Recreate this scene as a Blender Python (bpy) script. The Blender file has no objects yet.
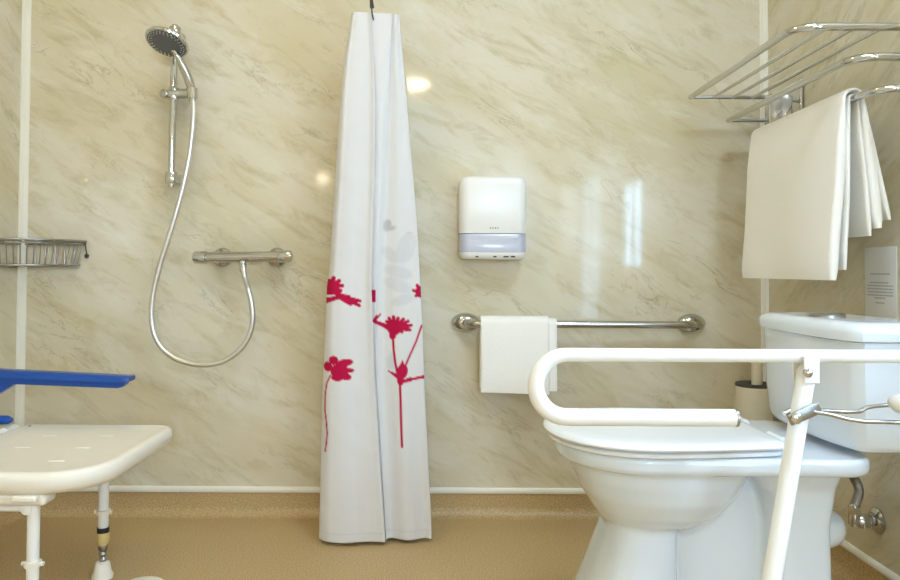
import bpy, bmesh, math, random
from mathutils import Vector, Matrix, noise
random.seed(4)
S = bpy.context.scene
C = S.collection
PI = math.pi
# ------------------------------------------------------------------ room measures (metres)
XL, XR, YB, YF, ZC = -1.304, 1.044, 2.30, -2.60, 2.35
EYE = 0.77
# ------------------------------------------------------------------ camera
F = 730.0
PITCH, ROLL = math.radians(1.25), math.radians(0.3)
R = Matrix.Rotation(PI/2 + PITCH, 3, 'X') @ Matrix.Rotation(ROLL, 3, 'Z')
CX, CY = 435.0, 254.0
cd = bpy.data.cameras.new('camera'); cam = bpy.data.objects.new('camera', cd); C.objects.link(cam)
cam.matrix_world = Matrix.Translation((0, 0, EYE)) @ R.to_4x4()
cd.sensor_fit = 'HORIZONTAL'; cd.sensor_width = 36.0; cd.lens = 36.0*F/900.0
cd.shift_x = (450-CX)/900.0; cd.shift_y = (CY-290)/900.0
cd.clip_start = 0.02
S.camera = cam

def at(px, py, Y=None, X=None, Z=None):
    """the point of the room seen at a photo pixel, on the plane y=Y, x=X or z=Z"""
    d = R @ Vector(((px-CX)/F, -(py-CY)/F, -1.0))
    if Y is not None: k = Y/d.y
    elif X is not None: k = X/d.x
    else: k = (Z-EYE)/d.z
    return Vector((0, 0, EYE)) + d*k

# ------------------------------------------------------------------ colour and materials
def lin(r, g, b):
    f = lambda c: (c/255/12.92) if c/255 <= .04045 else ((c/255+.055)/1.055)**2.4
    return (f(r), f(g), f(b), 1.0)

def newmat(name):
    m = bpy.data.materials.new(name); m.use_nodes = True
    nt = m.node_tree; b = nt.nodes['Principled BSDF']
    return m, nt, b

def plain(name, col, rough=.4, metal=0., spec=.5, bump=0., bscale=80., var=0., coat=0., trans=0.):
    m, nt, b = newmat(name)
    b.inputs['Base Color'].default_value = col
    b.inputs['Roughness'].default_value = rough
    b.inputs['Metallic'].default_value = metal
    b.inputs['Specular IOR Level'].default_value = spec
    b.inputs['Coat Weight'].default_value = coat
    b.inputs['Coat Roughness'].default_value = .05
    tc = nt.nodes.new('ShaderNodeTexCoord')
    n = nt.nodes.new('ShaderNodeTexNoise'); n.inputs['Scale'].default_value = bscale; n.inputs['Detail'].default_value = 4
    nt.links.new(tc.outputs['Object'], n.inputs['Vector'])
    if bump:
        bp = nt.nodes.new('ShaderNodeBump'); bp.inputs['Strength'].default_value = bump; bp.inputs['Distance'].default_value = .002
        nt.links.new(n.outputs['Fac'], bp.inputs['Height']); nt.links.new(bp.outputs['Normal'], b.inputs['Normal'])
    if var:
        mx = nt.nodes.new('ShaderNodeMix'); mx.data_type = 'RGBA'
        mx.inputs[6].default_value = col; mx.inputs[7].default_value = (col[0]*(1-var), col[1]*(1-var), col[2]*(1-var), 1)
        nt.links.new(n.outputs['Fac'], mx.inputs[0]); nt.links.new(mx.outputs[2], b.inputs['Base Color'])
    return m

def emitter(name, col, strength):
    m, nt, b = newmat(name)
    b.inputs['Base Color'].default_value = (.8, .8, .8, 1)
    b.inputs['Emission Color'].default_value = col
    b.inputs['Emission Strength'].default_value = strength
    return m

def marble(name, axis):
    """cream marble-effect wall panel: long slanting soft streaks and thin veins"""
    m, nt, b = newmat(name); N, L = nt.nodes, nt.links
    tc = N.new('ShaderNodeTexCoord'); sp = N.new('ShaderNodeSeparateXYZ'); L.new(tc.outputs['Object'], sp.inputs[0])
    cb = N.new('ShaderNodeCombineXYZ'); L.new(sp.outputs[axis], cb.inputs[0]); L.new(sp.outputs['Z'], cb.inputs[1])
    def mapping(rot, sc, loc=(0, 0, 0)):
        # first the slant, then the stretch along it
        r = N.new('ShaderNodeMapping'); r.inputs['Rotation'].default_value = (0, 0, rot); L.new(cb.outputs[0], r.inputs['Vector'])
        s = N.new('ShaderNodeMapping'); s.inputs['Scale'].default_value = sc; s.inputs['Location'].default_value = loc
        L.new(r.outputs[0], s.inputs['Vector']); return s
    def tex(mp, scale, detail, rough, dist):
        n = N.new('ShaderNodeTexNoise'); n.inputs['Scale'].default_value = scale; n.inputs['Detail'].default_value = detail
        n.inputs['Roughness'].default_value = rough; n.inputs['Distortion'].default_value = dist
        L.new(mp.outputs[0], n.inputs['Vector']); return n
    def ramp(src, stops):
        r = N.new('ShaderNodeValToRGB'); e = r.color_ramp.elements
        e[0].position, e[0].color = stops[0]; e[1].position, e[1].color = stops[-1]
        for p, c in stops[1:-1]:
            k = e.new(p); k.color = c
        L.new(src, r.inputs[0]); return r
    def mix(fac, a, c, blend='MIX'):
        x = N.new('ShaderNodeMix'); x.data_type = 'RGBA'; x.blend_type = blend
        if isinstance(fac, float): x.inputs[0].default_value = fac
        else: L.new(fac, x.inputs[0])
        for sock, v in ((6, a), (7, c)):
            if isinstance(v, tuple): x.inputs[sock].default_value = v
            else: L.new(v, x.inputs[sock])
        return x.outputs[2]
    ang = math.radians(30)
    W = (1, 1, 1, 1); K = (0, 0, 0, 1)
    broad = tex(mapping(ang, (.8, 2.4, 1)), 1.6, 4, .55, .6)
    base = ramp(broad.outputs['Fac'], [(.30, lin(208, 196, 163)), (.50, lin(216, 207, 182)), (.70, lin(224, 218, 203))])
    streak = tex(mapping(ang, (2.3, 8.0, 1), (3, 7, 0)), 2.3, 10, .68, .6)
    sr = ramp(streak.outputs['Fac'], [(.50, K), (.74, (.85, .85, .85, 1))])
    c1 = mix(sr.outputs[0], base.outputs[0], lin(187, 173, 130))
    lights = tex(mapping(ang, (1.9, 5.0, 1), (11, 2, 0)), 2.0, 8, .62, .6)
    lr = ramp(lights.outputs['Fac'], [(.52, K), (.75, (.75, .75, .75, 1))])
    c2 = mix(lr.outputs[0], c1, lin(228, 224, 210))
    vein = tex(mapping(ang*1.12, (1.8, 7, 1), (5, 1, 0)), 2.6, 9, .62, .9)
    vr = ramp(vein.outputs['Fac'], [(.478, K), (.5, W), (.522, K)])
    patch = tex(mapping(ang, (1.2, 3, 1), (9, 9, 0)), 2.5, 3, .5, 0)
    pr = ramp(patch.outputs['Fac'], [(.48, K), (.68, (.5, .5, .5, 1))])
    mul = N.new('ShaderNodeMath'); mul.operation = 'MULTIPLY'; L.new(vr.outputs[0], mul.inputs[0]); L.new(pr.outputs[0], mul.inputs[1])
    c3 = mix(mul.outputs[0], c2, lin(142, 132, 100))
    L.new(c3, b.inputs['Base Color'])
    b.inputs['Roughness'].default_value = .07
    b.inputs['Specular IOR Level'].default_value = .5
    return m

def vinyl():
    m, nt, b = newmat('speckled vinyl'); N, L = nt.nodes, nt.links
    tc = N.new('ShaderNodeTexCoord')
    n = N.new('ShaderNodeTexNoise'); n.inputs['Scale'].default_value = 260; n.inputs['Detail'].default_value = 2
    n2 = N.new('ShaderNodeTexNoise'); n2.inputs['Scale'].default_value = 3.5; n2.inputs['Detail'].default_value = 4
    L.new(tc.outputs['Object'], n.inputs['Vector']); L.new(tc.outputs['Object'], n2.inputs['Vector'])
    r = N.new('ShaderNodeValToRGB'); e = r.color_ramp.elements
    e[0].position, e[0].color = .30, lin(166, 138, 94); e[1].position, e[1].color = .72, lin(214, 188, 142)
    k = e.new(.5); k.color = lin(190, 162, 115)
    L.new(n.outputs['Fac'], r.inputs[0])
    x = N.new('ShaderNodeMix'); x.data_type = 'RGBA'; x.blend_type = 'MULTIPLY'; x.inputs[0].default_value = .35
    L.new(r.outputs[0], x.inputs[6]); L.new(n2.outputs['Color'], x.inputs[7])
    r2 = N.new('ShaderNodeValToRGB'); r2.color_ramp.elements[0].color = (.75, .75, .75, 1); L.new(n2.outputs['Fac'], r2.inputs[0]); L.new(r2.outputs[0], x.inputs[7])
    L.new(x.outputs[2], b.inputs['Base Color'])
    b.inputs['Roughness'].default_value = .42
    bp = N.new('ShaderNodeBump'); bp.inputs['Strength'].default_value = .12; bp.inputs['Distance'].default_value = .001
    L.new(n.outputs['Fac'], bp.inputs['Height']); L.new(bp.outputs[0], b.inputs['Normal'])
    return m

M_back = marble('cream marble panel', 'X')
M_side = marble('cream marble side panel', 'Y')
M_vinyl = vinyl()
M_strip = plain('white plastic strip', lin(236, 232, 220), .35)
M_ceil = plain('ceiling paint', lin(240, 236, 225), .9, bump=.05)
M_chrome = plain('chrome', (.62, .62, .61, 1), .10, 1.)
M_steel = plain('brushed steel', (.55, .54, .52, 1), .20, 1.)
M_wire = plain('dull chrome wire', (.38, .37, .35, 1), .28, 1.)
M_hose = plain('ribbed silver hose', (.74, .73, .70, 1), .30, .85)
M_braid = plain('braided hose', (.34, .33, .30, 1), .35, 1., bump=.8, bscale=500)
M_greyface = plain('grey shower face', lin(96, 98, 104), .35, bump=.2, bscale=300)
M_rubber = plain('black rubber', lin(40, 38, 36), .6)
M_white = plain('white painted tube', lin(240, 239, 236), .28)
M_seat = plain('white moulded plastic', lin(242, 236, 224), .38, var=.03)
M_cer = plain('white porcelain', lin(220, 228, 237), .12, spec=.6, coat=.4)
M_lidp = plain('white toilet seat plastic', lin(233, 235, 237), .16)
M_blue = plain('blue plastic', lin(8, 72, 158), .30)
M_cream = plain('cream plastic', lin(228, 220, 196), .4)
M_ferr = plain('yellowed plastic', lin(214, 192, 132), .4)
M_disp = plain('white dispenser plastic', lin(240, 239, 236), .25)
M_dwin = plain('lilac grey plastic', lin(196, 198, 214), .18)
M_dmark = plain('grey print', lin(150, 150, 152), .5)
M_dark = plain('dark slot', lin(70, 66, 62), .6)
M_towel = plain('white terry towel', lin(250, 248, 243), .95, spec=.1, bump=.9, bscale=420)
M_paper = plain('laminated paper', lin(232, 232, 230), .25)
M_ink = plain('grey ink', lin(172, 174, 178), .6)
M_lamp = emitter('warm lamp glass', (1.0, .83, .56, 1), 130.0)
M_lamp2 = emitter('white lamp glass', (1.0, .78, .45, 1), 54.0)
M_wlamp = emitter('warm wall lamp glass', (1.0, .82, .58, 1), 30.0)
M_day = emitter('daylit frosted glass', (.42, .68, 1.0, 1), 18.0)
M_day2 = emitter('daylit frosted pane', (.60, .78, 1.0, 1), 32.0)
M_day3 = emitter('shaded frosted pane', (.42, .68, 1.0, 1), 7.5)

def curtain_mat():
    m, nt, b = newmat('printed curtain fabric'); N, L = nt.nodes, nt.links
    a = N.new('ShaderNodeVertexColor'); a.layer_name = 'print'
    L.new(a.outputs['Color'], b.inputs['Base Color'])
    b.inputs['Roughness'].default_value = .75; b.inputs['Specular IOR Level'].default_value = .25
    t = N.new('ShaderNodeBsdfTranslucent'); L.new(a.outputs['Color'], t.inputs['Color'])
    mx = N.new('ShaderNodeMixShader'); mx.inputs[0].default_value = .22
    L.new(b.outputs[0], mx.inputs[1]); L.new(t.outputs[0], mx.inputs[2])
    L.new(mx.outputs[0], N['Material Output'].inputs['Surface'])
    tc = N.new('ShaderNodeTexCoord'); n = N.new('ShaderNodeTexNoise'); n.inputs['Scale'].default_value = 22; n.inputs['Detail'].default_value = 5
    L.new(tc.outputs['Object'], n.inputs['Vector'])
    bp = N.new('ShaderNodeBump'); bp.inputs['Strength'].default_value = .35; bp.inputs['Distance'].default_value = .004
    L.new(n.outputs['Fac'], bp.inputs['Height']); L.new(bp.outputs[0], b.inputs['Normal'])
    return m
M_curtain = curtain_mat()

# ------------------------------------------------------------------ mesh helpers
class MB:
    """collects vertices and faces of ONE mesh"""
    def __init__(self): self.v = []; self.f = []
    def add(self, vs, fs):
        o = len(self.v); self.v += [tuple(v) for v in vs]; self.f += [tuple(i+o for i in f) for f in fs]; return self
    def rings(self, rings, closed=True, cap0=True, cap1=True):
        n = len(rings[0]); vs = [p for r in rings for p in r]; fs = []
        for i in range(len(rings)-1):
            for j in range(n if closed else n-1):
                k = (j+1) % n
                fs.append((i*n+j, i*n+k, (i+1)*n+k, (i+1)*n+j))
        if cap0: fs.append(tuple(range(n-1, -1, -1)))
        if cap1: fs.append(tuple((len(rings)-1)*n+j for j in range(n)))
        return self.add(vs, fs)
    def tube(self, path, r, seg=16, cap=True):
        P = [Vector(p) for p in path]; n = len(P)
        rr = r if isinstance(r, (list, tuple)) else [r]*n
        rings = []; up = None
        for i in range(n):
            t = (P[min(i+1, n-1)]-P[max(i-1, 0)]).normalized()
            if up is None:
                up = Vector((0, 0, 1)) if abs(t.z) < .9 else Vector((0, 1, 0))
            u = (up - t*up.dot(t)).normalized(); w = t.cross(u); up = u
            rings.append([P[i]+(u*math.cos(a)+w*math.sin(a))*rr[i] for a in [2*PI*k/seg for k in range(seg)]])
        return self.rings(rings, True, cap, cap)
    def lathe(self, prof, org, axis=(0, 0, 1), seg=32, sx=1., sy=1.):
        ax = Vector(axis).normalized(); q = ax.to_track_quat('Z', 'Y'); o = Vector(org)
        rings = [[o + q @ Vector((max(r, 1e-4)*math.cos(a)*sx, max(r, 1e-4)*math.sin(a)*sy, z)) for a in [2*PI*k/seg for k in range(seg)]] for r, z in prof]
        return self.rings(rings, True, True, True)
    def box(self, c, s, bev=0., seg=3, rot=None):
        bm = bmesh.new(); bmesh.ops.create_cube(bm, size=1.)
        for v in bm.verts: v.co = Vector((v.co.x*s[0], v.co.y*s[1], v.co.z*s[2]))
        if bev: bmesh.ops.bevel(bm, geom=bm.edges[:], offset=bev, segments=seg, profile=.5, affect='EDGES')
        if rot is not None:
            for v in bm.verts: v.co = rot @ v.co
        bm.verts.index_update()
        vs = [v.co+Vector(c) for v in bm.verts]; fs = [[v.index for v in f.verts] for f in bm.faces]; bm.free()
        return self.add(vs, fs)
    def mesh(self, name, mat, smooth=True, ang=40):
        me = bpy.data.meshes.new(name); me.from_pydata(self.v, [], self.f); me.validate()
        bm = bmesh.new(); bm.from_mesh(me); bmesh.ops.recalc_face_normals(bm, faces=bm.faces[:]); bm.to_mesh(me); bm.free()
        if mat: me.materials.append(mat)
        if smooth:
            me.polygons.foreach_set('use_smooth', [True]*len(me.polygons))
            me.set_sharp_from_angle(angle=math.radians(ang))
        me.update(); return me
    def build(self, name, mat, parent=None, smooth=True, ang=40):
        o = bpy.data.objects.new(name, self.mesh(name, mat, smooth, ang)); C.objects.link(o)
        if parent is not None:
            o.parent = parent
            w = parent
            m = Matrix.Identity(4)
            while w is not None: m = w.matrix_basis.copy() @ m; w = w.parent
            o.matrix_basis = m.inverted()
        return o

def tag(o, label, cat, group=None):
    o['label'] = label; o['category'] = cat
    if group: o['group'] = group
    return o
def thing(name, label, cat, loc=(0, 0, 0), group=None):
    o = bpy.data.objects.new(name, None); C.objects.link(o); o.location = loc; o.empty_display_size = .05
    return tag(o, label, cat, group)
def struct(o): o['kind'] = 'structure'; return o

def smooth_path(P, n=8):
    P = [Vector(p) for p in P]; out = []
    for i in range(len(P)-1):
        a, b, c, d = P[max(i-1, 0)], P[i], P[i+1], P[min(i+2, len(P)-1)]
        for k in range(n):
            t = k/n
            out.append(.5*((2*b)+(c-a)*t+(2*a-5*b+4*c-d)*t*t+(3*b-a-3*c+d)*t**3))
    out.append(P[-1]); return out
def arc(c, r, a0, a1, u, w, n=12):
    c, u, w = Vector(c), Vector(u), Vector(w)
    return [c+(u*math.cos(a)+w*math.sin(a))*r for a in [a0+(a1-a0)*k/n for k in range(n+1)]]
def lerp_tab(tab, x):
    if x <= tab[0][0]: return tab[0][1]
    for (a, p), (b, q) in zip(tab, tab[1:]):
        if x <= b: return p+(q-p)*(x-a)/(b-a)
    return tab[-1][1]

# ------------------------------------------------------------------ THE ROOM
T = .08
def slab(name, lo, hi, mat):
    c = [(a+b)/2 for a, b in zip(lo, hi)]; s = [b-a for a, b in zip(lo, hi)]
    return struct(MB().box(c, s).build(name, mat, None, False))
slab('floor', (XL-T, YF-T, -.06), (XR+T, YB+T, 0), M_vinyl)
slab('ceiling', (XL-T, YF-T, ZC), (XR+T, YB+T, ZC+.06), M_ceil)
slab('wall_back', (XL-T, YB, 0), (XR+T, YB+T, ZC), M_back)
slab('wall_left', (XL-T, YF, 0), (XL, YB, ZC), M_side)
def wall_hole(name, fixed, lo, hi, a0, a1, b0, b1, mat, axis):
    """a wall with one window opening, axis = the wall's long direction"""
    m = MB()
    def bx(p0, p1, z0, z1):
        if axis == 'Y': m.box(((fixed[0]+fixed[1])/2, (p0+p1)/2, (z0+z1)/2), (fixed[1]-fixed[0], p1-p0, z1-z0))
        else: m.box(((p0+p1)/2, (fixed[0]+fixed[1])/2, (z0+z1)/2), (p1-p0, fixed[1]-fixed[0], z1-z0))
    bx(lo, a0, 0, ZC); bx(a1, hi, 0, ZC); bx(a0, a1, 0, b0); bx(a0, a1, b1, ZC)
    return struct(m.build(name, mat, None, False))
WA = (.46, .90, .76, 1.28)
WC = (-.72, -.02, .38, 1.45)     # a second window further along the same wall      # window in the right wall beside the toilet: y, z
WB = (.24, .88, .90, 1.66)      # window in the wall behind the viewer: x, z
m = MB()
for y0_, y1_, z0_, z1_ in ((YF, WC[0], 0, ZC), (WC[0], WC[1], 0, WC[2]), (WC[0], WC[1], WC[3], ZC), (WC[1], WA[0], 0, ZC), (WA[0], WA[1], 0, WA[2]), (WA[0], WA[1], WA[3], ZC), (WA[1], YB, 0, ZC)):
    m.box((XR+T/2, (y0_+y1_)/2, (z0_+z1_)/2), (T, y1_-y0_, z1_-z0_))
struct(m.build('wall_right', M_side, None, False))
wall_hole('wall_front', (YF-T, YF), XL-T, XR+T, *WB, M_ceil, 'X')
def window(name, axis, fixed, a0, a1, z0, z1, mat):
    w = struct(bpy.data.objects.new(name, None)); C.objects.link(w)
    def bx(m, p0, p1, q0, q1, d0, d1):
        if axis == 'Y': m.box(((d0+d1)/2, (p0+p1)/2, (q0+q1)/2), (abs(d1-d0), p1-p0, q1-q0), .004)
        else: m.box(((p0+p1)/2, (d0+d1)/2, (q0+q1)/2), (p1-p0, abs(d1-d0), q1-q0), .004)
    s = 1 if axis == 'Y' else -1
    fr = MB(); t = .04; d0, d1 = fixed+s*.015, fixed+s*.055
    bx(fr, a0, a0+t, z0, z1, d0, d1); bx(fr, a1-t, a1, z0, z1, d0, d1)
    bx(fr, a0+t, a1-t, z0, z0+t, d0, d1); bx(fr, a0+t, a1-t, z1-t, z1, d0, d1)
    mid = (a0+a1)/2; bx(fr, mid-.018, mid+.018, z0+t, z1-t, d0, d1)
    fr.build('window_frame', M_strip, w, False)
    for p0, p1 in ((a0+t, mid-.018), (mid+.018, a1-t)):
        g = MB(); bx(g, p0-.004, p1+.004, z0+t-.004, z1-t+.004, fixed+s*.030, fixed+s*.038); g.build('window_pane', mat, w, False)
window('window_1', 'Y', XR, *WA, M_day)
window('window_3', 'Y', XR, *WC, M_day3)
M_fill = emitter('cool fill panel glow', (.60, .79, 1.0, 1), 25.0)  # cool glow of the added ceiling panel, not a known opening
FILL = (.22, .92, .47, .95)       # cool glowing panel added under the ceiling as unseen fill light: x0, x1, y0, y1
fill = struct(bpy.data.objects.new('fill_panel', None)); C.objects.link(fill)
m = MB()
for x0_, x1_, y0_, y1_ in ((FILL[0], FILL[1], FILL[2], FILL[2]+.035), (FILL[0], FILL[1], FILL[3]-.035, FILL[3]), (FILL[0], FILL[0]+.035, FILL[2]+.035, FILL[3]-.035), (FILL[1]-.035, FILL[1], FILL[2]+.035, FILL[3]-.035)):
    m.box(((x0_+x1_)/2, (y0_+y1_)/2, ZC-.008), (x1_-x0_, y1_-y0_, .016), .003)
m.build('window_frame', M_strip, fill, False)  # rim around the added fill panel
MB().box(((FILL[0]+FILL[1])/2, (FILL[2]+FILL[3])/2, ZC-.004), (FILL[1]-FILL[0]-.07, FILL[3]-FILL[2]-.07, .006)).build('window_pane', M_fill, fill, False)  # glowing face of the added panel, cools and brightens the right side
window('window_2', 'X', YF, *WB, M_day2)

# coved vinyl upstand with its white capping strip
def cove(name, tname, p0, p1, inward):
    p0, p1, n = Vector(p0), Vector(p1), Vector(inward)
    H, r = .074, .032
    prof = [(0, 0), (0, H), (.004, H), (.004, r)] + [(.004+r-r*math.cos(a), r-r*math.sin(a)) for a in [PI/2*k/8 for k in range(1, 9)]] + [(.004+r, 0)]
    m = MB(); m.rings([[p+n*a+Vector((0, 0, z)) for a, z in prof] for p in (p0, p1)])
    struct(m.build(name, M_vinyl, None, True, 30))
    cap = [(0, H-.001), (0, H+.016), (.004, H+.017), (.009, H+.013), (.010, H+.004), (.008, H-.001)]
    m = MB(); m.rings([[p+n*a+Vector((0, 0, z)) for a, z in cap] for p in (p0, p1)])
    struct(m.build(tname, M_strip, None, True, 50))
cove('baseboard_back', 'trim_1', (XL, YB, 0), (XR, YB, 0), (0, -1, 0))
cove('baseboard_left', 'trim_2', (XL, YF, 0), (XL, YB, 0), (1, 0, 0))
cove('baseboard_right', 'trim_3', (XR, YF, 0), (XR, YB, 0), (-1, 0, 0))
# white corner strips
for nm, x, s in (('trim_4', XL, 1), ('trim_5', XR, -1)):
    w = .0195 if s > 0 else .018
    prof = [(0, 0), (w, 0), (w, -.004), (w*.7, -.009), (.011, -.013), (.008, -w*.7), (.004, -w), (0, -w)]
    m = MB(); m.rings([[(x+s*a, YB+b, z) for a, b in prof] for z in (.092, ZC)])
    struct(m.build(nm, M_strip, None, True, 40))

# lamps of the room
def ceiling_lamp(x, y, label, glass):
    t = thing('ceiling_light', label, 'ceiling light', (x, y, ZC))
    MB().lathe([(.125, 0), (.125, -.012), (.105, -.022), (.100, -.014), (.100, 0)], (x, y, ZC)).build('lamp_ring', M_strip, t)
    MB().lathe([(0, -.004), (.099, -.004), (.099, -.012), (.08, -.017), (0, -.020)], (x, y, ZC)).build('lamp_glass', glass, t)
ceiling_lamp(-.17, -1.53, 'round warm ceiling light mirrored in the glossy wall panel beside the curtain', M_lamp)
ceiling_lamp(-.55, 1.30, 'round warm ceiling light straight above the shower seat and toilet', M_lamp2)
t = thing('wall_light', 'small round wall light glinting in the marble panel left of the curtain', 'wall light', (-1.11, YF, 1.66))
MB().lathe([(.06, 0), (.06, .02), (.05, .024)], (-1.11, YF, 1.66), (0, 1, 0)).build('lamp_base', M_strip, t)
MB().lathe([(.05, .022), (.048, .04), (.03, .056), (0, .062)], (-1.11, YF, 1.66), (0, 1, 0)).build('lamp_glass', M_wlamp, t)

# ------------------------------------------------------------------ SHOWER: riser rail, head, hose, mixer
RY = YB-.055
top, bot = at(175, 25, RY), at(171, 187, RY)
t = thing('shower_riser_rail', 'short chrome riser rail on the wall left of the curtain, holding the hand shower', 'shower rail', (top.x, YB, bot.z))
MB().tube([bot, bot+(top-bot)*.03, top-(top-bot)*.02, top], [.0085, .0105, .0105, .009], 20).build('rail', M_chrome, t)
for py in (33, 178):
    p = at(175 if py < 100 else 171.5, py, RY)
    m = MB().lathe([(.017, -.018), (.019, -.014), (.019, .014), (.017, .018)], p, (0, 0, 1), 24)
    sx_ = .012 if py > 100 else 0.
    m.tube([p, (p.x+sx_, YB-.02, p.z), (p.x+sx_, YB, p.z)], [.012, .013, .014], 16)
    m.lathe([(.016, 0), (.016, .010), (.012, .016)], (p.x+sx_, YB, p.z), (0, -1, 0), 24)
    m.build('wall_bracket', M_chrome, t)
sl = at(180.5, 94, RY)
m = MB().tube([at(165, 94.5, RY-.006), at(168, 94.5, RY-.006), at(176, 94, RY), at(190, 93.5, RY-.018), at(195, 93.5, RY-.022)], [.012, .0155, .0165, .0150, .012], 20).tube([at(192.4, 98.5, RY-.024), at(192.2, 88.5, RY-.024)], [.0155, .0165], 20)
m.lathe([(.014, -.02), (.016, -.015), (.016, .015), (.014, .02)], at(174, 94, RY), (0, 0, 1), 20)
s_ = m.build('slider', M_chrome, t)
MB().lathe([(.009, 0), (.013, .004), (.013, .016), (.009, .019)], at(166.5, 94.5, RY-.008), (-.3, -1, 0), 20).build('slider_knob', M_steel, s_)

hc = at(167, 42.5, RY-.10)
fn = Vector((-.16, -.40, -.90)).normalized()          # the face looks forward and down
base = at(192.5, 96, RY-.024)
t = thing('hand_shower', 'round chrome hand shower with a grey spray face, tilted in the riser slider', 'shower head', tuple(base))
neck = hc-fn*.022+Vector((.012, 0, -.02))
hp = smooth_path([base-Vector((0, 0, .018)), base+Vector((-.001, 0, .012)), at(188, 78, RY-.04), at(181, 63, RY-.062), at(176.5, 54, RY-.074), at(172, 47, RY-.078)], 8)
MB().tube(hp, [.0085+.005*math.sin(PI*min(1, i/len(hp)*1.25)) for i in range(len(hp))], 20).build('handle', M_chrome, t)
hd = MB().lathe([(0, -.036), (.02, -.033), (.042, -.022), (.0615, -.006), (.064, .0), (.0615, .005), (.0565, .006), (.0565, .003), (0, .003)], hc, fn, 48).build('head_shell', M_chrome, t)
MB().lathe([(0, .002), (.0565, .002), (.056, .0055), (.040, .0065), (.039, .0078), (0, .0085)], hc, fn, 48).build('spray_face', M_greyface, t)
nz = MB(); q = fn.to_track_quat('Z', 'Y')
for rr, k in ((.0515, 30), (.0445, 24)):
    for i in range(k):
        a = 2*PI*i/k
        nz.lathe([(.0024, .005), (.0020, .0085), (0, .009)], hc+q @ Vector((rr*math.cos(a), rr*math.sin(a), 0)), fn, 8)
nz.build('nozzle_ring', M_hose, t)

HY = RY-.03
pts = [(192.6, 97, RY-.024), (193.5, 112, HY), (192, 135, HY), (188, 163, HY), (181, 195, HY), (171, 230, HY), (161, 262, HY), (154, 290, HY), (151.5, 312, HY), (154, 333, HY), (163, 349, HY),
       (178, 359.5, HY), (198, 364.5, HY), (218, 363, HY), (235, 354, HY), (247, 340, HY), (252.5, 322, HY), (251.5, 303, HY), (248, 288, HY), (244.5, 275, HY-.01), (242.8, 263, RY-.03)]
path = smooth_path([at(*p) for p in pts], 7)
t = thing('shower_hose', 'long silver shower hose looping from the hand shower down to the mixer bar', 'hose', tuple(path[-1]))
# fine ribs of the metal hose
dense = smooth_path(path, 4)
MB().tube(dense, [.0080+.0005*(i % 2) for i in range(len(dense))], 14).build('hose', M_hose, t)
e0, e1 = dense[0], dense[-1]
MB().tube([e0, e0-Vector((0, 0, .012)), e0-Vector((0, 0, .026))], [.0105, .0105, .0085], 16).build('hose_nut', M_chrome, t)
MB().tube([e1+Vector((0, 0, .004)), e1-Vector((0, 0, .012)), e1-Vector((0, 0, .028))], [.0115, .0115, .009], 16).build('hose_nut', M_chrome, t)

MY = YB-.065
t = thing('shower_mixer', 'chrome bar shower mixer on the wall left of the curtain, with two round wall plates', 'mixer tap', tuple(at(243, 258, YB)))
a, b_ = at(207, 257.5, MY), at(279, 256.5, MY)
MB().tube([a, b_], .0165, 28).build('mixer_body', M_steel, t)
a0 = at(194, 257.5, MY)
k = MB().lathe([(.0165, 0), (.019, .004), (.0205, .03), (.021, (a-a0).length-.002), (.017, (a-a0).length)], a0, a-a0, 28)
k.build('flow_knob', M_chrome, t)
b1 = at(292.5, 256.5, MY)
MB().lathe([(.0165, 0), (.019, .003), (.0195, .028), (.018, .038), (.010, (b1-b_).length)], b_, b1-b_, 28).build('temperature_knob', M_chrome, t)
for px in (223, 277.5):
    p = at(px, 257.5, YB)
    m = MB().lathe([(.031, 0), (.031, .006), (.027, .014), (.018, .018), (.015, .022), (.015, .060)], p, (0, -1, 0), 32)
    m.build('wall_plate', M_chrome, t)
p = at(243, 262, MY)
MB().lathe([(.010, .012), (.012, 0), (.012, -.008), (.009, -.012)], p, (0, 0, 1), 20).build('hose_outlet', M_chrome, t)

# corner basket
zt, zb = at(60, 241.5, YB).z, at(60, 265.5, YB).z
t = thing('corner_basket', 'quarter-round chrome wire basket across the left corner of the shower', 'basket', (XL, YB, zb))
def rim(r, z, g=.006):
    q = [(XL+g, YB-g, z), (XL+r, YB-g, z)] + [(XL+g+(r-g)*math.sin(a), YB-g-(r-g)*math.cos(a), z) for a in [PI/2-PI/2*k/20 for k in range(1, 21)]] + [(XL+g, YB-g, z)]
    return q
MB().tube(rim(.208, zt), .0034, 10).tube(rim(.203, zt-.009), .0024, 10).build('top_rim', M_wire, t)
MB().tube(rim(.188, zb), .0036, 10).build('bottom_rim', M_wire, t)
m = MB()
for k in range(17):
    a = PI/2*(k+.3)/17
    m.tube([(XL+.006+.199*math.sin(a), YB-.006-.199*math.cos(a), zt), (XL+.006+.179*math.sin(a), YB-.006-.179*math.cos(a), zb)], .0018, 8)
for k in range(6):
    x = XL+.02+k*.03
    m.tube([(x, YB-.006, zt), (x, YB-.006, zb)], .0018, 8)
m.build('side_wires', M_wire, t)
m = MB()
for k in range(9):
    x = .02+k*.019
    m.tube([(XL+x, YB-.006, zb), (XL+x, YB-.006-math.sqrt(max(.0004, .179**2-x*x)), zb)], .0018, 8)
m.build('base_wires', M_wire, t)
MB().lathe([(.007, 0), (.007, .003), (.004, .006), (.004, .008)], at(87, 256, YB), (0, -1, 0), 16).tube([at(87, 256, YB-.005), at(85, 243, YB-.006)], .002, 8).build('fixing_screw', M_dark, t)
tag(MB().lathe([(.008, 0), (.0075, .003), (.004, .0055), (0, .006)], at(86, 181, YB), (0, -1, 0), 20).build('screw_cap', M_cream), 'tiny round cap on the marble panel left below the riser rail', 'screw cap')

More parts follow.
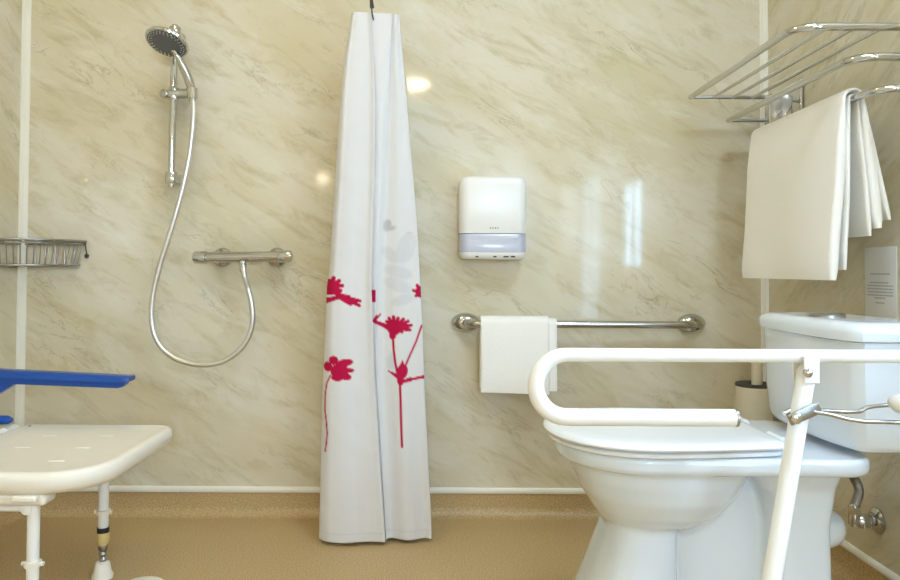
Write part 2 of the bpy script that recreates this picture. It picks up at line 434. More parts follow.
# ------------------------------------------------------------------ SHOWER CURTAIN
CYF = 2.06
LT = [(13, 351), (60, 343), (97, 339.5), (193, 333.5), (266, 329), (286, 326.5), (389, 322), (534, 318.5)]
ST = [(13, 371), (80, 375), (150, 375), (220, 373), (286, 371.5), (372, 374), (441, 378.5), (538, 385)]
RT = [(13, 399), (22, 399.5), (72, 404), (145, 410), (217, 416), (286, 420), (390, 424), (532, 431)]
def sd_poly_petals(px, py, c, petals):
    d = 9e9
    for (dx, dy, r0, r1) in petals:     # tapered petal from the centre to the tip
        ax, ay = c; bx, by = c[0]+dx, c[1]+dy
        vx, vy = bx-ax, by-ay; L2 = vx*vx+vy*vy+1e-9
        t_ = max(0, min(1, ((px-ax)*vx+(py-ay)*vy)/L2))
        d = min(d, math.hypot(px-ax-vx*t_, py-ay-vy*t_)-(r0+(r1-r0)*t_))
    return d
def sd_line(px, py, P, r):
    d = 9e9
    for (ax, ay), (bx, by) in zip(P, P[1:]):
        d = min(d, sd_poly_petals(px, py, (ax, ay), [(bx-ax, by-ay, r, r)]))
    return d
def sd_ell(px, py, c, a, b, th):
    s, co = math.sin(th), math.cos(th); x, y = px-c[0], py-c[1]
    u, w = (x*co+y*s)/a, (-x*s+y*co)/b
    return (math.hypot(u, w)-1)*min(a, b)
def pr_left(x, y):
    d = 9e9
    if 272 < y < 312:
        d = min(d, sd_poly_petals(x, y, (331, 287), [(3, -9, 3, 2.2), (8.5, -6, 3, 2.2), (12, -1.5, 3, 1.8), (10, 3.5, 3, 2), (-6, 0, 8, 8), (-3, 6, 4, 2)]))
        d = min(d, sd_poly_petals(x, y, (342, 296.5), [(7, 0, 3, 1.8), (11, 3.5, 2.5, 2), (18, 4.5, 2.5, 1.7), (17.5, 9, 3, 1.6), (9, 5.5, 3.5, 3.5), (-7, -5, 2.5, 3)]))
        d = min(d, sd_poly_petals(x, y, (342, 296.5), [(-16, 4, 1.8, 2.8)]))
    if 345 < y < 460:
        d = min(d, sd_ell(x, y, (340, 371), 9, 8, 0), sd_ell(x, y, (334, 360), 5, 4.5, .3), sd_ell(x, y, (328, 366.5), 5, 5, 0),
                sd_ell(x, y, (345, 362.5), 8.5, 3.8, -.15), sd_ell(x, y, (349, 370), 5.5, 2.4, 0), sd_ell(x, y, (346, 376), 6, 3.5, .2), sd_ell(x, y, (338, 377), 6.5, 3.6, 0))
        d = min(d, sd_line(x, y, [(331, 375), (327, 383), (325, 395), (324.8, 410), (326.5, 422), (327.5, 433), (326.5, 443), (325.3, 451)], .85))
    return d
def pr_right(x, y):
    d = 9e9
    if 275 < y < 300:
        d = min(d, sd_poly_petals(x, y, (421, 292), [(-4, -6.5, 2.5, 1.6), (-8, -1.5, 2, 1.4), (-5, 4, 2.5, 1.8), (4, 0, 6, 6)]))
    if 280 < y < 305:
        d = min(d, max(abs(x-373)-2.6, abs(y-296)-6.2))
    if 305 < y < 460:
        pet = []
        for k, (an, ln) in enumerate(((-165, 10), (-140, 10.5), (-118, 12), (-95, 12.5), (-72, 11.5), (-48, 13), (-28, 15), (-8, 16.5), (12, 15.5), (35, 9), (150, 6))):
            a = math.radians(an); pet.append((ln*math.cos(a), ln*math.sin(a)*.85, 2.2, 1.75))
        d = min(d, sd_poly_petals(x, y, (394.5, 327.5), pet), sd_ell(x, y, (394, 329), 7, 6.5, 0), sd_ell(x, y, (392.5, 335.5), 3.6, 4.5, 0))
        d = min(d, sd_poly_petals(x, y, (385, 326.5), [(-10, -4.5, 2.4, 1.6), (5, 5, 2.4, 1)]), sd_poly_petals(x, y, (374, 321), [(2.5, -5, 1.8, 1), (6, -6.5, 1.2, .8)]))
        d = min(d, sd_line(x, y, [(392.8, 337), (393.6, 350), (395, 362), (397, 372), (400, 384), (400.5, 400), (401, 420), (402, 447)], 1.2))
        d = min(d, sd_line(x, y, [(403, 371), (410, 355), (416, 342), (421.5, 326)], 1.0))
        d = min(d, sd_ell(x, y, (402, 372), 5.6, 8, .2), sd_poly_petals(x, y, (402, 366), [(.5, -5, 2.5, .6)]), sd_poly_petals(x, y, (399, 377.5), [(-11, -6, 2.6, .5)]),
                sd_poly_petals(x, y, (401, 382), [(9, -2, 1.2, 2.4), (23, -4.5, 1, 1.6)]), sd_ell(x, y, (400.5, 380), 3.5, 6, 0))
    return d
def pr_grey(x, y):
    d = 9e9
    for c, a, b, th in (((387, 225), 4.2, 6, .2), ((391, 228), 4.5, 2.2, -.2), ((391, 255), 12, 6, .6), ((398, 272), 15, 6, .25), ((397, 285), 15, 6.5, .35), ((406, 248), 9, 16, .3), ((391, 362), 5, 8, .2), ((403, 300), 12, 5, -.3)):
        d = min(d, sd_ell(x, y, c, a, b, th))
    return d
def sm(d, w=.7): return max(0., min(1., .5-d/w))
NV = 430
y0, y1 = 13.0, 541.0
rows = []; cols = []
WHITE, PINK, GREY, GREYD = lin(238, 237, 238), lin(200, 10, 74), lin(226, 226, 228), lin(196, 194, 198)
YO = {}
for iv in range(NV+1):
    f = iv/NV; py = y0+(y1-y0)*f
    L_, S_, R_ = lerp_tab(LT, py), lerp_tab(ST, py), lerp_tab(RT, py)
    amp = .35+.65*f; q = min(1., .15+1.1*f)
    w1 = .006*amp*math.sin(4.2*f+.4); w2 = .007*amp*math.sin(5.1*f+1.7)
    fold = lerp_tab([(13, 391), (100, 387.5), (220, 381), (300, 377), (380, 377), (541, 385)], py)
    # plan of the folded cloth: photo column, distance towards the wall, what is printed there
    plan = [(S_+8, .062, ''), ((L_+S_)/2, .068, ''), (L_+5, .060, ''), (L_+.4, .040, ''), (L_, .018, 'l')]
    for k in range(1, 8):
        u = k/8
        plan.append((L_+(S_-L_)*u, -.004+.010*amp*math.cos(2.2*PI*u+.6)*(1-.35*u)+w1*u-.006*u, 'l'))
    plan += [(S_-.6, -.010, 'l'), (S_, -.004, 'l'), (S_-1.0, -.004+.006*q, ''), (S_-5, -.003+.011*q, ''), (S_-5, .004+.010*q, ''), (S_+.5, -.002+.010*q, 'r'),
             ((S_+fold)/2+1, -.002+.007*q, 'r'), (fold, .004+.008*q, 'r')]
    for k in range(1, 8):
        u = k/8
        plan.append((fold+(R_-fold)*u, .012+.010*amp*math.sin(2.6*PI*u+.5)*(1-.2*u)+w2*u*.6, 'r'))
    plan += [(R_-.4, .016, 'r'), (R_, .026, 'r'), (R_-2, .044, ''), ((R_+fold)/2, .056, ''), (fold, .058, '')]
    P = [Vector((a, b, 0)) for a, b, _ in plan]
    sp = smooth_path(P, 8); row = []; col = []
    for k, p in enumerate(sp):
        kind = plan[min(len(plan)-1, (k+4)//8)][2]
        wpt = at(p.x, py, CYF); s = (CYF+p.y)/CYF
        wr = .0016*noise.noise(Vector((k*.045, wpt.z*26, 3.1)))+.0022*noise.noise(Vector((k*.02, wpt.z*9, 8.7)))
        row.append((wpt.x, CYF+p.y+wr, wpt.z))
        c = Vector(WHITE[:3])
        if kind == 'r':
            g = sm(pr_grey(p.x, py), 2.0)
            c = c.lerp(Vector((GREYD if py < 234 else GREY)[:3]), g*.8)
        d = pr_left(p.x, py) if kind == 'l' else pr_right(p.x, py) if kind == 'r' else 9e9
        c = c.lerp(Vector(PINK[:3]), sm(d))
        if kind and abs(py-533) < .6: c = c*.93          # hem stitching
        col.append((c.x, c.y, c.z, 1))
    rows.append(row); cols += col
cm = MB(); cm.rings(rows, False, False, False)
me = bpy.data.meshes.new('shower_curtain'); me.from_pydata(cm.v, [], cm.f)
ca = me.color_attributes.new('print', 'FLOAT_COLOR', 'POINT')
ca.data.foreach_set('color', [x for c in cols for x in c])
me.polygons.foreach_set('use_smooth', [True]*len(me.polygons)); me.materials.append(M_curtain); me.update()
cur = bpy.data.objects.new('shower_curtain', me); C.objects.link(cur)
tag(cur, 'white shower curtain printed with pink flowers, gathered and hanging beside the marble wall', 'shower curtain')
so = cur.modifiers.new('cloth thickness', 'SOLIDIFY'); so.thickness = .0012; so.offset = 0

RZ = 1.72
hx = at(372, 12, CYF)
t = thing('curtain_hook', 'small metal hook through the top of the pink flowered curtain', 'curtain hook', tuple(hx))
MB().tube(smooth_path([hx+Vector((.004, .012, -.022)), hx+Vector((.004, -.016, -.020)), hx+Vector((.002, -.022, -.008)), hx+Vector((0, -.012, .008)), hx+Vector((0, 0, .016))], 6), .0022, 8).build('hook', M_dark, t)
MB().tube([hx+Vector((0, 0, .012)), hx+Vector((-.002, 0, .035)), hx+Vector((-.004, 0, .055))], [.0065, .005, .003], 10).build('glider', M_dark, t)
MB().tube([hx+Vector((-.004, 0, .05)), (hx.x-.004, CYF, RZ)], .0018, 8).build('wire', M_steel, t)
t = thing('curtain_rail', 'white curtain rail running out from the wall above the flowered curtain', 'curtain rail', (hx.x-.004, YB, RZ))
MB().tube([(hx.x-.004, YB, RZ), (hx.x-.004, .95, RZ)], .011, 16).build('rail', M_white, t)
MB().lathe([(.03, 0), (.03, .006), (.014, .014)], (hx.x-.004, YB, RZ), (0, -1, 0), 24).build('wall_flange', M_white, t)
MB().tube([(hx.x-.004, .99, RZ), (hx.x-.004, .99, ZC)], .009, 12).build('ceiling_stay', M_white, t)

# ------------------------------------------------------------------ PAPER TOWEL DISPENSER
DY = YB-.105
p0, p1 = at(459.5, 175.5, DY), at(527.5, 259.5, DY)
dx, dz = p1.x-p0.x, p0.z-p1.z; xc = (p0.x+p1.x)/2
t = thing('paper_towel_dispenser', 'white paper towel dispenser with a grey lower window on the marble wall', 'dispenser', (xc, YB, p1.z))
zs = at(490, 233.5, DY).z
def rrect(x0, x1, ya, yb_, r, n=6):
    P = []
    for cx_, cy_, a in ((x1-r, yb_-.002, 0), (x0+r, yb_-.002, PI/2)):
        pass
    P = [(x1, yb_), (x0, yb_)]
    P += [(x0+r-r*math.cos(a), ya+r-r*math.sin(a)) for a in [PI/2*k/n for k in range(n+1)]]
    P += [(x1-r+r*math.sin(a), ya+r-r*math.cos(a)) for a in [PI/2*k/n for k in range(n+1)]]
    return P
def dsec(z, ins=0., fw=0.): return [(x, y, z) for x, y in rrect(p0.x+ins, p1.x-ins, DY+fw+ins, YB, .030)]
MB().rings([dsec(zs+.0008, .001), dsec(zs+.004), dsec(p0.z-.03), dsec(p0.z-.012, .002), dsec(p0.z-.004, .007), dsec(p0.z, .016)]).build('cover', M_disp, t)
MB().rings([dsec(p1.z+.022, .002), dsec(p1.z+.03, .001), dsec(zs-.003, .001), dsec(zs-.0005, .003)]).build('paper_window', M_dwin, t)
MB().rings([dsec(p1.z, .014), dsec(p1.z+.004, .007), dsec(p1.z+.012, .003), dsec(p1.z+.0215, .002)]).build('bottom_lip', M_disp, t)
m = MB()
for px, w in ((477, 3), (495, 3), (506, 5), (513, 4)):
    MB().box(at(px, 256.6, DY+.002), (w*.003, .006, .004), .001).build('paper_slot', M_dark, t)
lg = MB()
for px, w in ((490.5, 1.6), (493, 1.2), (495.5, 1.6), (498, 1.2)):
    lg.box(at(px, 228, DY), (w*.003, .001, .0045), .0004)
lg.build('logo_mark', M_dmark, t)

# ------------------------------------------------------------------ GRAB RAIL on the back wall + hand towel
GY = YB-.065
gl, gr = at(467, 323, GY), at(691, 322, GY)
gz = (gl.z+gr.z)/2-.006
t = thing('grab_rail', 'horizontal brushed steel grab rail on the back wall behind the toilet', 'grab rail', ((gl.x+gr.x)/2, YB, gz))
gx0, gx1, rb = gl.x-.002, gr.x+.022, .045
path = [(gx0, YB-.004, gz)]+arc((gx0+rb, GY+rb, gz), rb, PI, PI*1.5, (1, 0, 0), (0, 1, 0))+arc((gx1-rb, GY+rb, gz), rb, PI*1.5, PI*2, (1, 0, 0), (0, 1, 0))+[(gx1, YB-.004, gz)]
MB().tube(path, .0115, 24).build('rail', M_steel, t)
FX, FZ = 1.45, 1.0
for x in (gx0, gx1):
    MB().lathe([(.031, 0), (.031, .006), (.029, .013), (.022, .022), (.013, .028)], (x, YB, gz), (0, -1, 0), 40, FX, FZ).build('wall_flange', M_chrome, t)

def drape(m, axis, cpos, z_c, front, back, th, a0, a1, rbar, flare_f=0., flare_b=0., seed=0, na=26, wav=.003, slant=0., thin0=1.):
    """one folded layer of towel hung over a bar; front is towards the lower coordinate across the bar"""
    r = rbar+th/2
    base = []
    nf = 18
    for k in range(nf): # front, from the bottom up
        u = k/nf; base.append((-r-flare_f*(1-u), z_c-front*(1-u)))
    for k in range(13):
        a = PI-PI*k/12; base.append((r*math.cos(a), z_c+r*math.sin(a)))
    for k in range(1, nf+1):
        u = k/nf; base.append((r+flare_b*u, z_c-back*u))
    rings = []
    L = a1-a0
    us = [0, .0015, .005, .011]+[.011+(L-.022)*k/na for k in range(1, na)]+[L-.011, L-.005, L-.0015, L]
    tfs = [.25, .62, .90, 1.]; tfs = tfs+[1.]*(na-1)+tfs[::-1]
    for al_, tf in zip(us, tfs):
        u = al_/L; al = a0+al_
        prof = []
        for i, (x, z) in enumerate(base):
            h = (z_c-z)/max(front, .01)
            n = noise.noise(Vector((al*6+seed*3, z*5, seed*7.3)))*wav*max(0, h)*2
            zz = z+slant*(u-.5)*max(0, h)
            pa, pb = base[max(0, i-1)], base[min(len(base)-1, i+1)]
            tx, tz = pb[0]-pa[0], pb[1]-pa[1]; ll = math.hypot(tx, tz); nx, nz_ = -tz/ll, tx/ll
            ee = min(i, len(base)-1-i)
            thin = thin0+(1-thin0)*max(0., min(1., (z_c-z)/.09))
            tt = th/2*tf*thin*(.55 if ee == 0 else .92 if ee == 1 else 1.)
            prof.append(((x+n)+nx*tt, zz+nz_*tt, (x+n)-nx*tt, zz-nz_*tt))
        loop = [(p[0], p[1]) for p in prof]+[(p[2], p[3]) for p in reversed(prof)]
        if axis == 'X': rings.append([(al, cpos+x, z) for x, z in loop])
        else: rings.append([(cpos+x, al, z) for x, z in loop])
    m.rings(rings)
# hand towel
tx0, tx1 = at(480.5, 340, GY-.02).x, at(549, 340, GY-.02).x
tx2 = at(556, 340, GY).x
zlow = at(515, 393.5, GY-.03).z
m = MB()
drape(m, 'X', GY, gz, gz-zlow, .20, .010, tx0, tx1, .0180, .006, .002, 1, wav=.003, slant=-.006, thin0=.55)
drape(m, 'X', GY, gz, gz-zlow-.006, .195, .010, tx0+.012, tx2, .0120, .006, 0, 2, wav=.002, thin0=.5)
tag(m.build('hand_towel', M_towel, None, True, 60), 'small white hand towel folded over the left end of the grab rail', 'towel')

# ------------------------------------------------------------------ TOWEL RACK on the right wall + bath towel
FY = 2.18
u_far, l_far = at(691, 97, FY), at(729, 119, FY)
ux, uz, lx, lz = u_far.x, at(691, 97, FY).z, l_far.x, l_far.z
bx_, bz = .914, 1.149
lz -= .004; FYB = 2.085
NYu, NYl, NYb = 1.545, 1.525, 1.495
t = thing('towel_rack', 'chrome towel shelf of parallel bars high on the right wall above the toilet', 'towel rack', (XR, (FY+1.5)/2, lz))
def urail(x, z, ny, r, rbend, fy=FY):
    return [(x, fy, z)]+arc((x+rbend, ny+rbend, z), rbend, PI, PI*1.5, (1, 0, 0), (0, 1, 0), 12)+[(XR-.006, ny, z)]
MB().tube(urail(ux, uz, NYu, 0, .055), .0085, 20).build('upper_rail', M_chrome, t)
MB().tube(urail(lx, lz, NYl, 0, .055), .0085, 20).build('lower_rail', M_chrome, t)
MB().tube(urail(bx_, bz, NYb, 0, .045, FYB), .0080, 20).build('towel_bar', M_chrome, t)
for x in (.832, .890, .948):
    MB().tube([(x, FY, uz-.002), (x, NYu, uz-.002)], .0048, 12).build('shelf_bar', M_chrome, t)
for x, z in ((ux, uz), (lx, lz), (bx_, bz)):
    fy = FYB if x == bx_ else FY
    MB().box(((x-.008+XR-.004)/2, fy, z), (XR-.004-x+.008, .010, .011), .003).build('end_bar', M_wire, t)
for y in (FY, 1.52):
    pw = .15 if y == FY else .055
    m = MB().box((XR-.006, y-(pw-.055)/2, (uz+bz)/2), (.012, pw, uz-bz+.05), .004)
    m.box((XR-.028, y, (uz+bz)/2), (.046, .030, uz-bz+.016), .002)
    m.build('wall_bracket', M_chrome, t)

m = MB()
ya, yb = 1.585, 2.055
drape(m, 'Y', bx_, bz, bz-.752, .283, .022, ya, yb, .0098, .022, .036, 5, wav=.004, thin0=.4)
drape(m, 'Y', bx_, bz, bz-.775, .300, .010, ya+.002, yb-.01, .0040, .010, .026, 6, wav=.003, thin0=.6)
drape(m, 'Y', bx_, bz-.002, .20, .262, .012, ya+.008, yb-.005, .0175, .008, .058, 8, wav=.003, thin0=.5)
tag(m.build('bath_towel', M_towel, None, True, 60), 'large folded white bath towel hanging over the lowest bar of the chrome towel rack', 'towel')

# ------------------------------------------------------------------ NOTICE on the right wall
n0, n1 = at(865.5, 280, X=XR), at(897.5, 280, X=XR)
zt_, zb_ = at(881, 247, X=XR).z, at(881, 317, X=XR).z
nyc, nyw = (n0.y+n1.y)/2, n0.y-n1.y
t = thing('notice_sheet', 'small laminated white notice with faint grey lines on the wall above the cistern', 'notice', (XR, nyc, zb_))
MB().box((XR-.0012, nyc, (zt_+zb_)/2), (.0018, nyw, zt_-zb_), .0006).build('sheet', M_paper, t)
m = MB(); H = zt_-zb_
for fz, w, off in ((.385, .60, .0), (.51, .62, -.02), (.555, .80, 0), (.60, .82, 0), (.645, .78, 0), (.69, .80, 0), (.73, .36, 0), (.80, .26, 0)):
    x = -w/2*nyw
    while x < w/2*nyw-.002:
        ww = min(random.uniform(.006, .015), w/2*nyw-x)
        m.box((XR-.0024, nyc-off*nyw-(x+ww/2), zt_-fz*H), (.0006, ww, .0030)); x += ww+.0022
m.build('printed_lines', M_ink, t, False)

# ------------------------------------------------------------------ TOILET
TY = 1.455
def ell(x0, x1, w, z, n=2.3, k=48):
    cx_, a = (x0+x1)/2, (x1-x0)/2; P = []
    for i in range(k):
        th = 2*PI*i/k; c, s = math.cos(th), math.sin(th)
        P.append((cx_+a*math.copysign(abs(c)**(2/n), c), TY+w*math.copysign(abs(s)**(2/n), s), z))
    return P
def dshape(x0, xw, x1, w, wr, z, ins=0., n=2.15, k=22, rc=.02):
    """seat outline: rounded nose at x0, full half-width w at xw, straight-ish back at x1 with half-width wr"""
    P = []
    for i in range(k+1):
        th = PI/2*i/k
        P.append((xw-(xw-x0-ins)*math.cos(th)**(2/n), (w-ins)*math.sin(th)**(2/n)))
    rc = max(rc, .004)
    for i in range(1, 9):
        u = i/9; P.append((xw+(x1-max(rc, ins+.004)-xw)*u, (w-ins)+(wr-w)*(u**1.6)))
    for i in range(7):
        a = PI/2*i/6; rcc = max(rc-ins, .004); P.append((x1-ins-rcc+rcc*math.sin(a), wr-ins-rcc+rcc*math.cos(a)))
    full = [(x, TY-y, z) for x, y in P]+[(x, TY+y, z) for x, y in reversed(P[1:])]
    return full
t = thing('toilet', 'white close-coupled toilet with its lid closed, standing by the right wall', 'toilet', (.5, TY, 0))
pan = MB()
pan.rings([ell(.335, .50, .075, .280), ell(.322, .525, .105, .296), ell(.308, .558, .132, .318), ell(.288, .585, .151, .350), ell(.274, .602, .160, .382), ell(.264, .612, .163, .412), ell(.264, .612, .163, .425)])
pan.rings([ell(.345, .478, .074, .37, 3), ell(.347, .470, .088, .315, 3), ell(.330, .466, .099, .25, 3), ell(.304, .466, .108, .18, 3), ell(.270, .470, .118, .10, 3), ell(.248, .474, .124, .03, 3), ell(.244, .476, .126, 0, 3)])
pan.rings([ell(.620, .748, .118, 0, 5), ell(.622, .742, .116, .12, 5), ell(.622, .738, .114, .30, 5), ell(.61, .748, .120, .37, 5), ell(.58, .765, .135, .42, 5)])
pan.box((.545, TY, .17), (.24, .12, .34), .02)
tr = smooth_path([(.44, TY, .25), (.50, TY, .24), (.555, TY, .30), (.59, TY, .335), (.63, TY, .29), (.655, TY, .2)], 6)
pan.tube(tr, .060, 24)
pan.rings([dshape(.240, .40, .785, .172, .178, z, i, rc=.06) for z, i in ((.407, .026), (.410, .006), (.417, 0), (.436, 0), (.441, .004))])
pan.tube([(.70, TY, .258), (.758, TY, .258)], .041, 24)
me0 = pan.mesh('pan', M_cer); tmp = bpy.data.objects.new('tmp', me0); C.objects.link(tmp)
md = tmp.modifiers.new('r', 'REMESH'); md.mode = 'VOXEL'; md.voxel_size = .0042
md = tmp.modifiers.new('s', 'SMOOTH'); md.factor = .5; md.iterations = 7
dg = bpy.context.evaluated_depsgraph_get(); me1 = bpy.data.meshes.new_from_object(tmp.evaluated_get(dg))
bpy.data.objects.remove(tmp)
me1.name = 'pan'; me1.polygons.foreach_set('use_smooth', [True]*len(me1.polygons))
if not me1.materials: me1.materials.append(M_cer)
po = bpy.data.objects.new('pan', me1); C.objects.link(po); po.parent = t; po.location = (-t.location.x, -t.location.y, -t.location.z)
MB().rings([dshape(.224, .40, .628, .181, .160, z, i, rc=.03) for z, i in ((.4412, .008), (.444, .003), (.449, .002), (.4515, .006))]).build('seat_ring', M_lidp, t)
MB().rings([dshape(.219, .40, .634, .184, .162, z, i, rc=.03) for z, i in ((.4535, .008), (.4555, .002), (.459, 0), (.4635, .002), (.4665, .008), (.468, .020), (.469, .05))]).build('lid', M_lidp, t)
for s in (-1, 1):
    m = MB().tube([(.640, TY+s*.055, .456), (.640, TY+s*.105, .456)], .010, 16); m.lathe([(.012, 0), (.012, .016)], (.640, TY+s*.08, .441), (0, 0, 1), 16)
    m.build('hinge', M_lidp, t)
def cist(z, ins=0., dw=0., xb=.895, xf=.714):
    W = .186-ins+dw; P = []
    rc = .035
    for i in range(25):
        u = -1+2*i/24; P.append((xf+ins-dw+.019*abs(u)**2.6, TY+u*(W-.012)))
    # rounded near and far front corners
    a, b = P[0], P[-1]
    near = [(a[0]+.013, TY-W)]; far = [(b[0]+.013, TY+W)]
    return [(x, y, z) for x, y in near[::-1]+P+far+[(xb, TY+W), (xb, TY-W)]]
ci = MB().rings([cist(.4430, .060), cist(.4515, .058), cist(.4518, .022), cist(.456, .013), cist(.466, .008), cist(.52, .004), cist(.641, 0), cist(.6465, .001)]).build('cistern', M_cer, t)
cl = MB().rings([cist(.6475, -.001, .001), cist(.650, 0, .007), cist(.664, 0, .008), cist(.673, .003, .008), cist(.679, .012, .008), cist(.6815, .035, .008, .875), cist(.6822, .08, .008, .86)]).build('cistern_lid', M_cer, ci)
bp_ = Vector((.780, TY, .6818))
MB().lathe([(.034, 0), (.034, .004), (.031, .0065), (.0, .0065)], bp_, (0, 0, 1), 32).build('flush_button', M_wire, ci)

# waste pipe behind the pan and water inlet
wp = smooth_path([(.735, TY, .258), (.765, TY, .258), (.786, TY+.015, .258), (.797, TY+.05, .257), (.799, TY+.16, .255), (.799, YB, .25)], 8)
MB().tube(wp, .034, 24).build('waste_pipe', M_cer, t)
vz = at(878, 521, X=XR).z; vy = at(878, 521, X=XR).y
t = thing('water_valve', 'chrome angle valve with a round wall plate low on the right wall behind the toilet', 'valve', (XR, vy, vz))
MB().lathe([(.030, 0), (.030, .004), (.024, .010), (.013, .014)], (XR, vy, vz), (-1, 0, 0), 28).build('wall_plate', M_chrome, t)
m = MB().tube([(XR-.01, vy, vz), (XR-.035, vy, vz), (XR-.062, vy, vz)], [.0125, .0125, .014], 16)
m.lathe([(.016, 0), (.018, .004), (.018, .022), (.014, .028)], (XR-.024, vy, vz), (-1, 0, 0), 8)
m.build('valve_body', M_chrome, t)
m = MB().tube([(XR-.056, vy, vz-.008), (XR-.056, vy, vz+.035)], [.013, .012], 12); m.lathe([(.0155, .0), (.0155, .016)], (XR-.056, vy, vz+.018), (0, 0, 1), 6)
m.build('outlet_nut', M_chrome, t)
hv = smooth_path([(XR-.056, vy, vz+.032), (XR-.044, vy, vz+.070), (XR-.058, vy, vz+.105), (XR-.090, vy-.03, vz+.135), (XR-.150, vy-.09, vz+.175), (XR-.19, vy-.12, .445)], 10)
t = thing('braided_hose', 'braided metal water hose rising from the wall valve towards the cistern', 'hose', tuple(hv[0]))
MB().tube(hv, [.0100+.0009*(i % 2) for i in range(len(hv))], 14).build('hose', M_braid, t)
MB().tube([hv[0]-Vector((0, 0, .004)), hv[1], hv[2]], [.012, .012, .010], 12).build('hose_nut', M_chrome, t)

# ------------------------------------------------------------------ TOILET BRUSH
BY = 2.2
bt = at(754, 384, BY)
zb0 = bt.z-.20
t = thing('brush_holder', 'cream cylindrical toilet brush holder on the back wall beside the cistern', 'brush holder', (bt.x, BY, zb0))
MB().lathe([(.046, 0), (.050, .006), (.052, .19), (.052, .2), (.049, .2), (.048, .19), (.044, .01), (0, .01)], (bt.x, BY, zb0), (0, 0, 1), 40).build('cup', M_cream, t)
MB().lathe([(.0525, .194), (.053, .202), (.048, .204), (.016, .200), (.0155, .194), (.047, .193)], (bt.x, BY, zb0), (0, 0, 1), 40).build('dark_rim', M_dark, t)
MB().box((bt.x, (BY+.048+YB)/2, zb0+.12), (.05, YB-BY-.046, .07), .004).build('wall_bracket', M_cream, t)
hx_ = at(757, 384, BY).x
t = thing('toilet_brush', 'cream brush handle standing up out of the brush holder', 'toilet brush', (hx_, BY, zb0+.02))
MB().tube([(hx_, BY, zb0+.06), (hx_, BY, zb0+.20), (hx_, BY, bt.z+.086), (hx_, BY, bt.z+.092)], [.012, .0155, .0155, .010], 20).build('handle', M_cream, t)
MB().lathe([(.010, 0), (.034, .008), (.036, .05), (.012, .058)], (hx_, BY, zb0+.015), (0, 0, 1), 24).build('bristle_head', M_seat, t)

# ------------------------------------------------------------------ DROP-DOWN SUPPORT RAIL
AY = 1.05
ptop, pbot = at(700, 355.4, AY), at(650, 417.4, AY)
zt, zb = ptop.z, pbot.z; rl = (zt-zb)/2; xc = at(567, 387, AY).x; xend = at(737, 417, AY).x
t = thing('drop_down_rail', 'white fold-down support rail with a rounded end in front of the toilet', 'support rail', (XR, AY, zt))
path = [(XR-.03, AY, zt), (.70, AY, zt), (.40, AY, zt), (.25, AY, zt)]+arc((xc, AY, (zt+zb)/2), rl, PI/2, PI*1.5, (1, 0, 0), (0, 0, 1), 22)+[(.26, AY, zb), (.35, AY, zb), (xend-.004, AY, zb)]
n = len(path); rad = [.0093, .0093, .0096, .0098]+[.0100+.0024*min(1, k/14) for k in range(23)]+[.0124]*3
MB().tube(path, rad, 28).build('rail', M_white, t)
MB().lathe([(.0122, 0), (.0128, .001), (.0128, .004), (.010, .0055)], (xend-.004, AY, zb), (1, 0, 0), 28).build('end_cap', M_wire, t)
ltop = at(807.5, 366, AY); lbot = at(773, 572, AY); dv = (lbot-ltop); k = (0.018-ltop.z)/dv.z
foot = ltop+dv*k; foot.y = AY
MB().tube([(ltop.x, AY, ltop.z), (ltop.x+dv.x*.02, AY, ltop.z+dv.z*.02), (foot.x, AY, foot.z)], [.009, .0128, .0128], 24).build('support_leg', M_white, t)
MB().lathe([(.021, 0), (.021, .006), (.017, .022), (.0145, .03)], (foot.x, AY, 0), (0, 0, 1), 24).build('leg_foot', M_rubber, t)
cl_ = at(806, 366.5, AY)
m = MB()
for s in (-1, 1): m.box((cl_.x, AY+s*.0155, cl_.z-.004), (.022, .003, .036), .0014)
m.box((cl_.x, AY, cl_.z+.015), (.022, .034, .004), .0015)
m.build('clamp_bracket', M_white, t)
bo = at(808, 373, AY-.018)
MB().lathe([(.0065, 0), (.0065, .003), (.004, .0055), (0, .006)], (bo.x, AY-.0165, bo.z), (0, -1, 0), 16).build('bolt', M_chrome, t)
# chrome catch with two stay rods back to the wall
pa, pb = at(794, 418.5, AY-.022), at(815, 409.5, AY-.022)
d_ = (pb-pa); an = math.atan2(d_.z, d_.x)
ct = MB(); mid = (pa+pb)/2
ct.box(mid, (d_.length+.016, .005, .0165), .0024, 3, Matrix.Rotation(-an, 3, 'Y'))
ct.lathe([(.0055, 0), (.0055, .012)], (pa.x, AY-.026, pa.z), (0, 1, 0), 12)
ct.build('catch_plate', M_wire, t)
MB().lathe([(.0075, 0), (.0075, .004), (.004, .006)], (pa.x+.001, AY-.0245, pa.z+.001), (0, -1, 0), 16).build('catch_bolt', M_chrome, t)
m = MB().tube([(at(783, 415, AY+.01).x, AY+.005, at(783, 415, AY).z), (pb.x-.012, AY+.005, at(800, 410, AY).z)], .0055, 12)
m.build('catch_pin', M_chrome, t)
w1 = at(905, 403, AY+.02); w2 = at(905, 423, AY-.02)
for P in ([at(812, 410, AY+.012), at(832, 411, AY+.012), at(858, 411.5, AY+.012), at(897, 404.5, AY+.012), (XR-.03, AY+.012, at(930, 399, AY).z)],
          [at(813, 411.5, AY-.022), at(832, 415, AY-.022), at(856, 420.5, AY-.022), at(900, 422.5, AY-.022), (XR-.03, AY-.022, at(960, 424, AY).z)]):
    MB().tube(smooth_path(P, 5), .0031, 12).build('stay_rod', M_steel, t)
kn = at(904, 405, AY-.03)
MB().lathe([(.004, -.03), (.010, -.022), (.0135, -.008), (.0135, .006), (.009, .013)], kn, (0, -1, 0), 20).build('stay_knob', M_white, t)
